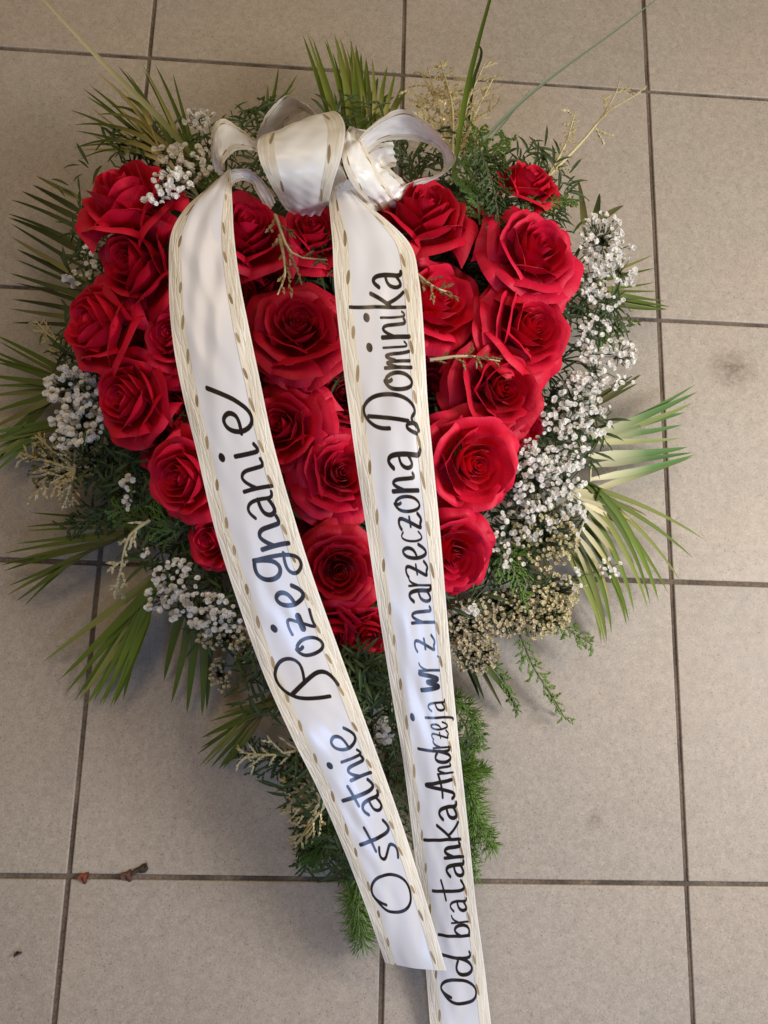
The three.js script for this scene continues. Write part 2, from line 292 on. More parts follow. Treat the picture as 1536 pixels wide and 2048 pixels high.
frond('palm_frond', 'fine grassy frond at upper left corner spreading over the tile', 'palm frond', PF, [[420, 400, .12], [370, 350, .12], [300, 300, .10]], [[330, 140, .07], [285, 128, .06], [232, 132, .05], [180, 168, .05], [150, 205, .05], [150, 300, .04]], 13, 0.0048, G.olive, G.mid, 7, { arch: .06, jit: 20 });
frond('palm_frond', 'two long curling grass leaves over the upper left corner rose', 'palm frond', PF, [[330, 330, .13], [300, 250, .13]], [[150, 330, .08], [165, 240, .08], [230, 200, .09]], 6, 0.005, G.yellow, G.mid, 17, { arch: .10, side: .16, jit: 20 });
frond('palm_frond', 'upright green palm frond behind the bow at the top', 'palm frond', PF, [[690, 330, .12], [720, 270, .12], [755, 230, .11]], [[608, 65, .05], [640, 78, .05], [682, 72, .05], [706, 78, .05], [736, 112, .05], [778, 190, .06], [800, 225, .07]], 17, 0.0072, G.mid, G.green, 8, { arch: .05 });
frond('palm_frond', 'few thin leaves left of the bow at the top', 'palm frond', PF, [[530, 300, .12], [520, 250, .11]], [[505, 220, .08], [560, 125, .07], [590, 150, .06], [600, 180, .07]], 6, 0.0055, G.olive, G.mid, 18, { arch: .05, jit: 20 });
frond('palm_frond', 'broad palm frond at right turning from yellow to blue green', 'palm frond', PF, [[1130, 900, .06], [1175, 870, .055], [1180, 985, .05]], [[1396, 764, .02], [1388, 803, .03], [1366, 838, .025], [1362, 885, .025], [1390, 905, .02], [1384, 912, .02]], 10, 0.0085, G.pale, G.teal, 9, { arch: .04, jit: 6, side: .03 });
frond('palm_frond', 'green palm frond at lower right arching down past the grout crossing', 'palm frond', PF, [[1120, 960, .06], [1200, 975, .06], [1160, 1050, .055], [1130, 1100, .05]], [[1412, 1070, .012], [1370, 1165, .008], [1320, 1205, .01], [1295, 1215, .012], [1262, 1235, .01], [1245, 1252, .008], [1205, 1285, .008], [1215, 1290, .008]], 14, 0.0075, G.mid, G.green, 10, { arch: .06, side: -.09, jit: 10 });
frond('palm_frond', 'dark palm frond at right edge beside the open roses, tips crossing the grout', 'palm frond', PF, [[1110, 580, .08], [1180, 575, .07], [1190, 600, .06]], [[1305, 508, .03], [1312, 560, .03], [1338, 600, .025], [1340, 615, .02], [1325, 625, .02]], 9, 0.0055, G.yellow.clone().multiplyScalar(.5), G.mid, 11, { arch: .05, side: .05 });
frond('palm_frond', 'short brown green leaflets at right between the white blossoms and the tile', 'palm frond', PF, [[1150, 830, .06], [1190, 812, .05]], [[1262, 752, .03], [1292, 742, .03], [1275, 768, .02]], 4, 0.006, G.brown, G.olive, 12, { arch: .04, jit: 6 });
frond('palm_frond', 'single dark pointed leaflets at upper right corner beside blossoms', 'palm frond', PF, [[1170, 470, .09], [1200, 440, .09]], [[1160, 360, .06], [1246, 412, .05]], 3, 0.008, G.olive, G.dark, 13, { arch: .02, jit: 6 });
frond('palm_frond', 'few dark green leaflets below the gold spray at lower right', 'palm frond', PF, [[900, 1250, .06], [960, 1320, .045]], [[960, 1400, .01], [985, 1405, .01], [1035, 1425, .008]], 4, 0.006, G.mid, G.dark, 14, { arch: .04, jit: 10 });
frond('palm_frond', 'gold tinted palm frond at right between the blossoms and the arching green frond', 'palm frond', PF, [[1100, 980, .07], [1170, 1010, .07], [1150, 1090, .06]], [[1290, 1010, .03], [1300, 1090, .02], [1255, 1170, .015], [1190, 1225, .015]], 9, 0.005, G.pale, G.yellow, 15, { arch: .06, side: -.06 });
frond('palm_frond', 'yellow green palm frond behind the bow, leaning right of the upright green one', 'palm frond', PF, [[720, 330, .12], [750, 280, .12], [775, 250, .11]], [[660, 105, .06], [700, 95, .06], [745, 120, .06], [800, 150, .06], [815, 215, .07]], 11, 0.006, G.yellow, G.green, 16, { arch: .06 });
frond('palm_frond', 'gold tinted thin frond at upper left behind the corner rose', 'palm frond', PF, [[400, 400, .12], [340, 330, .12], [270, 310, .1]], [[300, 190, .07], [240, 170, .06], [190, 220, .06], [165, 300, .05]], 9, 0.0045, G.pale, G.yellow, 19, { arch: .07, jit: 20 });
function longBlade(label, pts, w, c0, c1, seed) {
  const base = at(...pts[0]), t = thing('grass_blade', label, 'grass blade', 'long grass blades above the heart', base);
  const curve = new THREE.CatmullRomCurve3(pts.map((q) => at(...q).sub(base)));
  const g = grid(2, 22, (u, v) => { const p = curve.getPoint(v), tan = curve.getTangent(v), c = V(0, 1, 0).cross(tan).normalize(), ww = w * Math.min(1, .5 + v * 2) * Math.pow(1 - v * 0.93, .7) * .5, s = (u - .5) * 2; p.addScaledVector(c, s * ww); p.y += Math.abs(s) * ww * .5; return [p.x, p.y, p.z]; });
  part('blade', paint(g, c0, c1), leafMat, t);
}
longBlade('long blade at upper left with a pale straw coloured tip leaving the picture', [[430, 365, .14], [330, 250, .15], [210, 130, .12], [80, -10, .08], [40, -60, .06]], 0.0078, G.green, G.pale, 1);
longBlade('thin green blade at upper left running beside the pale tipped one', [[430, 350, .13], [330, 290, .13], [250, 195, .11], [200, 150, .1]], 0.006, G.mid, G.yellow, 1);
longBlade('green blade at top right of centre leaving the picture upward', [[905, 360, .13], [930, 200, .14], [955, 90, .12], [985, -20, .1], [1000, -80, .08]], 0.007, G.green, G.mid, 2);
longBlade('very thin grey green blade at upper right reaching the picture edge', [[895, 365, .14], [1000, 245, .14], [1090, 165, .13], [1240, 55, .12], [1330, -15, .1]], 0.0048, G.grey, G.grey, 3);
longBlade('short pale blade crossing the thin grey green one', [[900, 370, .13], [980, 280, .13], [1060, 180, .1]], 0.004, G.pale, G.grey, 4);
longBlade('stiff dark blade curling above gold twigs at the top', [[930, 300, .1], [945, 170, .11], [962, 100, .1], [950, 85, .1]], 0.005, G.mid, G.dark, 5);

// ---------------------------------------------------------------- scaly twigs (thuja, gold sprayed) and feathery plumes
const bead = (p, d, L, w) => {                  // a scale leaf: a small four-sided spindle
  const a = V(0, 1, 0).cross(d); if (a.lengthSq() < 1e-6) a.set(1, 0, 0); a.normalize(); const b = d.clone().cross(a), q = p.clone().addScaledVector(d, L * 0.4), e = p.clone().addScaledVector(d, L), pos = [];
  const ring = [0, 1, 2].map((k) => q.clone().addScaledVector(a, Math.cos(k * 2.094) * w).addScaledVector(b, Math.sin(k * 2.094) * w));
  for (let k = 0; k < 3; k++) { const r = ring[k], s = ring[(k + 1) % 3]; pos.push(p.x, p.y, p.z, s.x, s.y, s.z, r.x, r.y, r.z, e.x, e.y, e.z, r.x, r.y, r.z, s.x, s.y, s.z); }
  return pos;
};
function fromTriangles(pos) { const g = new THREE.BufferGeometry(); g.setAttribute('position', new THREE.Float32BufferAttribute(pos, 3)); g.setAttribute('uv', new THREE.Float32BufferAttribute(new Float32Array(pos.length / 3 * 2), 2)); g.computeVertexNormals(); return g; }
function scaly(name, label, cat, group, pts, spread, mat, seed, o = {}) {   // a main stem through pts with side twigs of scale leaves, about `spread` metres long
  const R = rng(seed), base = at(...pts[0]), t = thing(name, label, cat, group, base), P = pts.map((q) => at(...q).sub(base)), curve = new THREE.CatmullRomCurve3(P), Lm = curve.getLength();
  const tri = [], bl = o.bead ?? 0.004, bw = o.bw ?? 0.0015, stems = [tube(P, o.sw ?? 0.0012, 0.0006, 4, 8)];
  const run = (p0, d0, L, lvl) => {
    const p = p0.clone(), d = d0.clone(), n = Math.max(2, Math.round(L / (bl * 0.62)));
    for (let i = 0; i < n; i++) {
      d.x += (R() - .5) * 0.16; d.z += (R() - .5) * 0.16; d.y += (R() - .5) * 0.12 - (o.sag ?? 0.02); d.normalize();
      tri.push(...bead(p, d.clone().add(V((R() - .5) * .5, (R() - .5) * .5, (R() - .5) * .5)).normalize(), bl * (0.8 + R() * .6), bw * (0.8 + R() * .5)));
      p.addScaledVector(d, bl * 0.62);
      if (base.y + p.y < 0.004) p.y = 0.004 - base.y;
      if (lvl < (o.levels ?? 2) && R() < (o.branch ?? 0.33)) { const a = (R() < .5 ? -1 : 1) * (0.5 + R() * 0.4), c = Math.cos(a), s = Math.sin(a); run(p, V(d.x * c - d.z * s, d.y + (R() - .5) * 0.3, d.x * s + d.z * c), L * (0.35 + R() * 0.3) * (1 - i / n * 0.6), lvl + 1); }
    }
  };
  const nb = Math.round((o.twigs ?? 8) * (o.stem ? 1 : 1.35));
  for (let i = 0; i < nb; i++) { const k = (i + 0.3) / nb, p = curve.getPointAt(k), d = curve.getTangentAt(k), a = (i & 1 ? -1 : 1) * (0.55 + R() * 0.35), c = Math.cos(a), s = Math.sin(a); run(p, V(d.x * c - d.z * s, d.y + (R() - .5) * 0.5 + (o.lift ?? 0.1), d.x * s + d.z * c).normalize(), spread * (0.5 + R() * .7) * (1 - 0.55 * k), 1); }
  run(curve.getPointAt(0.5), curve.getTangentAt(0.5), Lm * 0.5, 2);
  part('stem', mergeGeometries(stems), o.stem ?? M.twig, t); part('foliage', fromTriangles(tri), mat, t, 'stuff');
  return t;
}
const TG = 'green thuja sprigs', GG = 'gold sprayed twigs';
scaly('thuja_sprig', 'bright green thuja sprig at upper right beside the right bow loop', 'thuja sprig', TG, [[960, 450, .17], [950, 340, .18], [955, 255, .17]], 0.028, M.thuja, 1, { twigs: 18 });
scaly('thuja_sprig', 'green thuja sprig hanging over the dark corner rose at upper right', 'thuja sprig', TG, [[960, 300, .19], [985, 370, .20], [1000, 455, .2]], 0.024, M.thujaDark, 2, { twigs: 16 });
scaly('thuja_sprig', 'second bright thuja sprig right of the bow, leaning right', 'thuja sprig', TG, [[930, 380, .18], [985, 310, .18], [1015, 275, .17]], 0.024, M.thuja, 41, { twigs: 16 });
scaly('thuja_sprig', 'light green thuja tip above the upper right open rose', 'thuja sprig', TG, [[1040, 400, .19], [1100, 405, .185], [1150, 400, .18]], 0.014, M.thujaLight, 3, { twigs: 14 });
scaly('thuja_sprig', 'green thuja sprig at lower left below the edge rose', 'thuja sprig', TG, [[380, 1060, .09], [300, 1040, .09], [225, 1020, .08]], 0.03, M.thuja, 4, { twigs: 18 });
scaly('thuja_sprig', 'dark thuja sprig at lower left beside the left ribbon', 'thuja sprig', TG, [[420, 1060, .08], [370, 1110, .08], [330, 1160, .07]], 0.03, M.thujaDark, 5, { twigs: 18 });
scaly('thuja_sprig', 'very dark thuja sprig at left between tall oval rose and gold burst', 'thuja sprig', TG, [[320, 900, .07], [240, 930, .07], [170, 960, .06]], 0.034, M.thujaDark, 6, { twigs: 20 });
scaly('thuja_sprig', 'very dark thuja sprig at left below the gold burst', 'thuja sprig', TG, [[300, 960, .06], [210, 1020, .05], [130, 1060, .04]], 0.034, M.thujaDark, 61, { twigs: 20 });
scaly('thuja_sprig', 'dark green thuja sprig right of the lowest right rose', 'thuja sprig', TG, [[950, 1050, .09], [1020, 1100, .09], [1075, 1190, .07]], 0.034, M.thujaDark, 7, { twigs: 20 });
scaly('thuja_sprig', 'green thuja sprig at right below the dense white blossoms', 'thuja sprig', TG, [[985, 1080, .1], [1030, 1150, .1], [1050, 1220, .08]], 0.026, M.thuja, 71, { twigs: 16 });
scaly('thuja_sprig', 'light green thuja frond hanging down at lower right', 'thuja sprig', TG, [[1040, 1270, .04], [1070, 1340, .03], [1100, 1385, .025], [1132, 1440, .02]], 0.016, M.thujaLight, 8, { twigs: 16 });
scaly('thuja_sprig', 'pale green thuja tip reaching right at the end of the gold spray', 'thuja sprig', TG, [[1080, 1230, .05], [1130, 1255, .045], [1185, 1290, .04]], 0.016, M.thujaLight, 9, { twigs: 14 });
scaly('thuja_sprig', 'slim dark thuja frond hanging at lower right, next to the light one', 'thuja sprig', TG, [[975, 1320, .035], [1010, 1365, .03], [1037, 1430, .02]], 0.011, M.thuja, 10, { twigs: 14 });
scaly('thuja_sprig', 'green thuja sprig at right between white blossoms and dark palm frond', 'thuja sprig', TG, [[1170, 600, .07], [1200, 680, .06], [1270, 640, .05]], 0.02, M.thuja, 12, { twigs: 14 });
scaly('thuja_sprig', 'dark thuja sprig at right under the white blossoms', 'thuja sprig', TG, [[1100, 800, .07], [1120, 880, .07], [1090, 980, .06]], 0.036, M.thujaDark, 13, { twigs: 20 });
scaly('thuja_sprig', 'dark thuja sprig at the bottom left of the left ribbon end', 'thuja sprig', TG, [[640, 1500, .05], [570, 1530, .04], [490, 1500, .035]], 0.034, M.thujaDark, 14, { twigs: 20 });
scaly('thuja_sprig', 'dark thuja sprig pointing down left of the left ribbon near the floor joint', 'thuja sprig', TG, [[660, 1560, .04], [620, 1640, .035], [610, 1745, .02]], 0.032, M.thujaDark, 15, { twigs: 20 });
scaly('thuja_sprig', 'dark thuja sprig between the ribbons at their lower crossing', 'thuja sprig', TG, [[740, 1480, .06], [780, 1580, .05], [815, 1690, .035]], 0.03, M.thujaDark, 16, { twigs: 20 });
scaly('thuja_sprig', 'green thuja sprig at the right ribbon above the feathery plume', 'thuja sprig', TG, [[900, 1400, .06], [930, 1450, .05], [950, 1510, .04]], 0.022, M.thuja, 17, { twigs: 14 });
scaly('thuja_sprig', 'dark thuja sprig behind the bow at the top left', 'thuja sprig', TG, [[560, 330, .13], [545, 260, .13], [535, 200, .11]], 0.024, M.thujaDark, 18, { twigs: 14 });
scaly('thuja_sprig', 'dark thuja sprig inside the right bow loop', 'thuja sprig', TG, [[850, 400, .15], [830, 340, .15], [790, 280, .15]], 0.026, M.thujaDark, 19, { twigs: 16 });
scaly('thuja_sprig', 'green thuja sprig left of the bow among white blossoms', 'thuja sprig', TG, [[450, 400, .15], [410, 330, .15], [370, 270, .13]], 0.026, M.thuja, 20, { twigs: 16 });
const sparse = { levels: 2, branch: 0.2, bead: 0.0055, bw: 0.0015, stem: M.cream, sw: 0.0018 };
scaly('gold_twig', 'fan of cream gold twigs standing at the top right of the bow', 'gold twig', GG, [[900, 320, .12], [880, 230, .12], [855, 135, .09]], 0.05, M.cream, 31, { ...sparse, twigs: 13 });
scaly('gold_twig', 'cream gold twig leaning right behind the green blade at the top', 'gold twig', GG, [[910, 320, .12], [930, 220, .12], [970, 125, .09]], 0.045, M.cream, 32, { ...sparse, twigs: 11 });
scaly('gold_twig', 'short cream gold twig low behind the right bow loop', 'gold twig', GG, [[900, 330, .12], [895, 260, .12], [915, 170, .1]], 0.04, M.cream, 33, { ...sparse, twigs: 9 });
scaly('gold_twig', 'cream gold twig in the top fan bending towards the bow', 'gold twig', GG, [[895, 325, .12], [868, 250, .12], [838, 190, .1]], 0.04, M.cream, 131, { ...sparse, twigs: 12 });
scaly('gold_twig', 'tallest upright gold twig in the top fan', 'gold twig', GG, [[905, 320, .13], [905, 220, .13], [880, 120, .1]], 0.035, M.gold, 132, { ...sparse, twigs: 13 });
scaly('gold_twig', 'rightmost gold twig of the top fan beside the green blade', 'gold twig', GG, [[915, 320, .12], [950, 230, .12], [990, 150, .1]], 0.035, M.gold, 133, { ...sparse, twigs: 11 });
scaly('gold_twig', 'forked gold twig standing alone at upper right', 'gold twig', GG, [[1095, 355, .12], [1180, 265, .11], [1230, 190, .09], [1240, 158, .08]], 0.032, M.cream, 34, { ...sparse, twigs: 5 });
scaly('gold_twig', 'knobbly cream twig left of the forked gold one', 'gold twig', GG, [[1095, 355, .12], [1130, 290, .11], [1150, 225, .1]], 0.009, M.cream, 35, { ...sparse, twigs: 12 });
scaly('gold_twig', 'small gold twig at left edge next to the leftmost rose', 'gold twig', GG, [[160, 700, .08], [110, 680, .07], [70, 640, .06]], 0.026, M.gold, 36, { ...sparse, twigs: 10 });
for (const [k, [x, y], where] of [[0, [40, 905], 'pointing left'], [1, [60, 990], 'pointing lower left'], [2, [130, 1010], 'pointing down'], [3, [150, 880], 'pointing up'], [4, [70, 870], 'pointing upper left']])
  scaly('gold_twig', 'gold twig of the burst at far left, ' + where, 'gold twig', GG, [[150, 940, .07], [lerp(150, x, .5), lerp(940, y, .5), .075], [x, y, .06]], 0.022, M.gold, 37 + k * 5, { ...sparse, twigs: 10 });
scaly('gold_twig', 'yellow twig over green thuja at lower left', 'gold twig', GG, [[300, 1040, .1], [260, 1070, .1], [240, 1150, .08], [235, 1190, .06]], 0.022, M.cream, 63, { ...sparse, twigs: 8 });
for (const [k, [x, y], where] of [[0, [565, 1560], 'uppermost'], [1, [560, 1620], 'middle'], [2, [590, 1690], 'lowest'], [3, [600, 1540], 'nearest the ribbon']])
  scaly('gold_twig', 'bright gold twig left of the left ribbon near the bottom, ' + where + ' of four', 'gold twig', GG, [[650, 1610, .05], [lerp(650, x, .5), lerp(1610, y, .5), .055], [x, y, .05]], 0.02, M.gold, 71 + k * 3, { ...sparse, twigs: 9 });
scaly('gold_twig', 'pale gold twig beside brown palm leaflets at lower left', 'gold twig', GG, [[600, 1500, .05], [540, 1510, .05], [480, 1505, .04]], 0.022, M.cream, 83, { ...sparse, twigs: 9 });
scaly('gold_twig', 'bronze twig lying over the rose beneath the bow', 'gold twig', GG, [[550, 430, .2], [590, 510, .22], [655, 520, .215]], 0.018, M.brownGold, 84, { ...sparse, twigs: 7 });
scaly('gold_twig', 'bronze twig touching the top of the wide open rose', 'gold twig', GG, [[560, 470, .2], [570, 550, .22], [555, 590, .22]], 0.014, M.brownGold, 85, { ...sparse, twigs: 6 });
scaly('gold_twig', 'bronze twig lying over the cupped rose right of the ribbon', 'gold twig', GG, [[835, 550, .22], [870, 575, .225], [900, 585, .22]], 0.02, M.brownGold, 86, { ...sparse, twigs: 5 });
scaly('gold_twig', 'bronze twig crossing low over the gap beside the third right rose', 'gold twig', GG, [[860, 720, .19], [930, 712, .195], [1000, 722, .19]], 0.014, M.brownGold, 87, { ...sparse, twigs: 7 });

function plume(label, pts, rad, mat, seed, n) {   // feathery asparagus: fine needles round a stem
  const R = rng(seed), base = at(...pts[0]), t = thing('asparagus_plume', label, 'asparagus fern', 'feathery asparagus plumes', base), P = pts.map((q) => at(...q).sub(base)), curve = new THREE.CatmullRomCurve3(P), tri = [];
  for (let i = 0; i < n; i++) {
    const k = R(), p = curve.getPointAt(k), d = curve.getTangentAt(k), q = V(R() - .5, R() - .5, R() - .5).normalize().multiplyScalar(1.1).add(d.multiplyScalar(0.7)).normalize(), o = p.clone().addScaledVector(q, rad * 0.5 * R());
    const L = rad * (0.5 + R() * .6) * (1 - 0.5 * k * k);
    o.y = Math.max(o.y, 0.006 - base.y); if (base.y + o.y + q.y * L < 0.003) q.y = Math.abs(q.y);
    tri.push(...bead(o, q, L, 0.00055));
  }
  part('stem', tube(P, 0.0015, 0.0005, 5, 8), M.thuja, t); part('needles', fromTriangles(tri), mat, t, 'stuff');
}
plume('bright feathery asparagus plume sticking out right of the right ribbon', [[870, 1500, .05], [930, 1560, .05], [960, 1660, .04], [985, 1690, .035]], 0.02, M.feather, 1, 1300);
plume('feathery asparagus plume hugging the right ribbon down to the floor joint', [[900, 1560, .04], [935, 1660, .035], [950, 1755, .02]], 0.013, M.feather, 2, 600);
plume('short asparagus plume at right of the ribbon, topmost of the feathery ones', [[890, 1480, .05], [950, 1540, .045], [970, 1545, .04]], 0.016, M.feather, 21, 600);
plume('feathery asparagus plume showing left of the left ribbon end', [[730, 1690, .03], [715, 1800, .025], [725, 1885, .012]], 0.022, M.feather, 3, 900);
plume('dark asparagus plume hidden left of the left ribbon above the floor joint', [[690, 1600, .03], [650, 1680, .03], [620, 1720, .02]], 0.024, M.thuja, 4, 800);
plume('fine green plume beside right ribbon below the gold spray', [[890, 1390, .06], [935, 1420, .05], [960, 1480, .04], [930, 1500, .04]], 0.014, M.thuja, 5, 500);

// ---------------------------------------------------------------- small blossoms
function blossomGeo(seed) {
  const R = rng(seed), gs = [];
  for (let k = 0; k < 9; k++) {
    const th = k * 2.4 + R() * .5, tilt = 0.25 + (k / 9) * 1.15, c = Math.cos(th), s = Math.sin(th), w = 0.5 + R() * .15;
    gs.push(grid(2, 3, (u, v) => { const l = v * (0.95 + 0.1 * R()), a = tilt + v * 0.35, r = Math.sin(a) * l, y = Math.cos(a) * l * 0.8 - 0.15, ww = (u - .5) * 2 * w * Math.sin(Math.PI * (0.08 + 0.62 * v)); return [c * r - s * ww, y + Math.abs(u - .5) * 0.2, s * r + c * ww]; }));
  }
  return mergeGeometries(gs);
}
const blooms = [blossomGeo(1), blossomGeo(2), blossomGeo(3), blossomGeo(4)];
function spray(name, label, cat, group, root, blobs, size, mat, seed, stuff) {   // blobs: [px, py, rx, ry, height, count]
  const R = rng(seed), base = at(...root), t = thing(name, label, cat, group, base), stems = [], list = [];
  for (const [x, y, rx0, ry0, h, n0] of blobs) {
    const n = Math.round(n0 * (stuff ? 1.8 : 1.75)), rx = rx0 * 1.15, ry = ry0 * 1.2;
    const hub = at(x, y, h - 0.03).sub(base); stems.push(tube([V(0, 0, 0), hub.clone().multiplyScalar(.5).add(V(0, .008, 0)), hub], 0.0009, 0.0007, 3, 4));
    for (let i = 0; i < n; i++) {
      const a = R() * 6.283, q = Math.sqrt(R()), p = at(x + Math.cos(a) * q * rx, y + Math.sin(a) * q * ry, h + (R() - .6) * 0.03).sub(base);
      const m = hub.clone().lerp(p, .55).add(V((R() - .5) * .006, -0.004, (R() - .5) * .006)); stems.push(tube([hub, m, p], 0.0005, 0.0004, 3, 3)); list.push(p);
    }
  }
  part('stem', mergeGeometries(stems), M.stem, t);
  const gs = [];
  for (const p of list) {
    const s = size * (0.65 + R() * .6), e = new THREE.Euler((R() - .5) * 1.4, R() * 6.28, (R() - .5) * 1.4), g = blooms[Math.floor(R() * 4)];
    if (stuff) { const c = g.clone(); c.applyMatrix4(new THREE.Matrix4().compose(p, new THREE.Quaternion().setFromEuler(e), V(s, s, s))); gs.push(c); } else { const m = part('blossom', g, mat, t); m.position.copy(p); m.rotation.copy(e); m.scale.setScalar(s); }
  }
  if (stuff) part('flower_heads', mergeGeometries(gs), mat, t, 'stuff');
}
const BG = "sprays of white baby's breath", bs = 0.0025;
const bb = (label, root, blobs, seed, size = bs) => spray('babys_breath', label, "baby's breath", BG, root, blobs, size, M.blossom, seed);
bb("white baby's breath at upper left between the corner rose and the bow", [420, 400, .14], [[395, 238, 36, 16, .17, 16], [345, 305, 34, 18, .18, 16], [385, 335, 34, 24, .19, 20], [415, 290, 22, 40, .17, 10]], 1);
bb("white baby's breath lying on top of the upper left corner rose", [400, 400, .19], [[345, 360, 36, 20, .235, 24], [305, 400, 18, 12, .235, 5], [335, 385, 20, 14, .232, 6]], 2);
bb("white baby's breath at right of the upper right open rose", [1120, 560, .1], [[1205, 480, 40, 48, .16, 62], [1240, 545, 30, 30, .13, 18], [1185, 560, 24, 40, .15, 24], [1263, 490, 8, 8, .13, 3], [1215, 590, 34, 24, .13, 16]], 3);
bb("sparse baby's breath at right under the dark palm frond", [1120, 720, .09], [[1190, 650, 30, 18, .13, 12], [1235, 710, 34, 26, .12, 26], [1190, 740, 26, 40, .13, 18], [1240, 760, 24, 20, .11, 8], [1175, 690, 20, 40, .13, 16], [1165, 770, 30, 24, .13, 16]], 4);
bb("white baby's breath at right beside the third right edge rose", [1060, 850, .08], [[1150, 800, 40, 50, .13, 48], [1190, 830, 28, 40, .12, 22], [1110, 830, 26, 30, .13, 16]], 5);
bb("dense white baby's breath at lower right beside the oval rose", [1020, 960, .08], [[1110, 900, 60, 36, .13, 52], [1070, 960, 46, 50, .13, 60], [1130, 970, 44, 50, .12, 48], [1050, 1040, 44, 36, .12, 28], [1130, 1040, 40, 30, .10, 20]], 6);
bb("greyish baby's breath at left between tall oval rose and olive palm frond", [210, 800, .07], [[140, 780, 48, 40, .11, 66], [165, 840, 40, 44, .11, 44], [130, 860, 30, 36, .10, 26], [180, 770, 26, 24, .11, 14]], 7, 0.0027);
bb("tiny baby's breath tuft on the left edge above the leftmost rose", [190, 580, .1], [[145, 555, 18, 16, .13, 8], [180, 510, 14, 40, .13, 9]], 8);
bb("few loose white blossoms in dark thuja at left", [300, 1000, .07], [[258, 975, 14, 24, .11, 7], [255, 1010, 10, 8, .11, 2], [290, 1105, 10, 8, .1, 2]], 9);
bb("white baby's breath at lower left below the green thuja", [430, 1170, .06], [[350, 1160, 40, 36, .11, 34], [330, 1200, 40, 24, .10, 20], [400, 1220, 60, 30, .10, 46], [440, 1250, 40, 24, .10, 20]], 10);
bb("few white blossoms right of the lowest right rose", [920, 1230, .08], [[935, 1220, 24, 10, .11, 7], [1005, 1085, 20, 26, .13, 6], [1025, 1110, 22, 30, .12, 6], [1220, 1135, 20, 16, .06, 7], [1150, 1160, 26, 20, .08, 5]], 11);
bb("small cream baby's breath between the ribbons below the heart point", [740, 1400, .07], [[725, 1400, 30, 50, .10, 34], [745, 1470, 34, 34, .10, 32], [770, 1440, 20, 40, .09, 10]], 12, 0.0026);
const gb = (label, root, blobs, seed, size, mat) => spray('gold_spray', label, 'dried flowers', 'gold sprayed dried flowers', root, blobs, size, mat, seed, true);
gb('dried gold flower spray right of the right ribbon below the lowest rose', [930, 1230, .06], [[935, 1250, 46, 44, .085, 170], [950, 1305, 44, 36, .07, 130], [1010, 1225, 54, 44, .08, 170]], 1, 0.0018, M.beige);
gb('pale dried flower spray at lower right reaching towards the palm frond', [1040, 1180, .06], [[1070, 1225, 64, 44, .075, 190], [1110, 1185, 44, 34, .07, 80], [1090, 1070, 60, 60, .1, 130]], 2, 0.0018, M.cream);
gb('dried gold flowers under white blossoms at lower left', [470, 1270, .06], [[450, 1275, 50, 22, .08, 60], [440, 1350, 20, 30, .04, 26], [490, 1300, 20, 24, .06, 22]], 3, 0.0018, M.beige);
gb('dried gold flowers in the burst at far left', [170, 930, .05], [[120, 930, 60, 50, .075, 70], [180, 890, 30, 30, .09, 26]], 4, 0.0019, M.bronze);

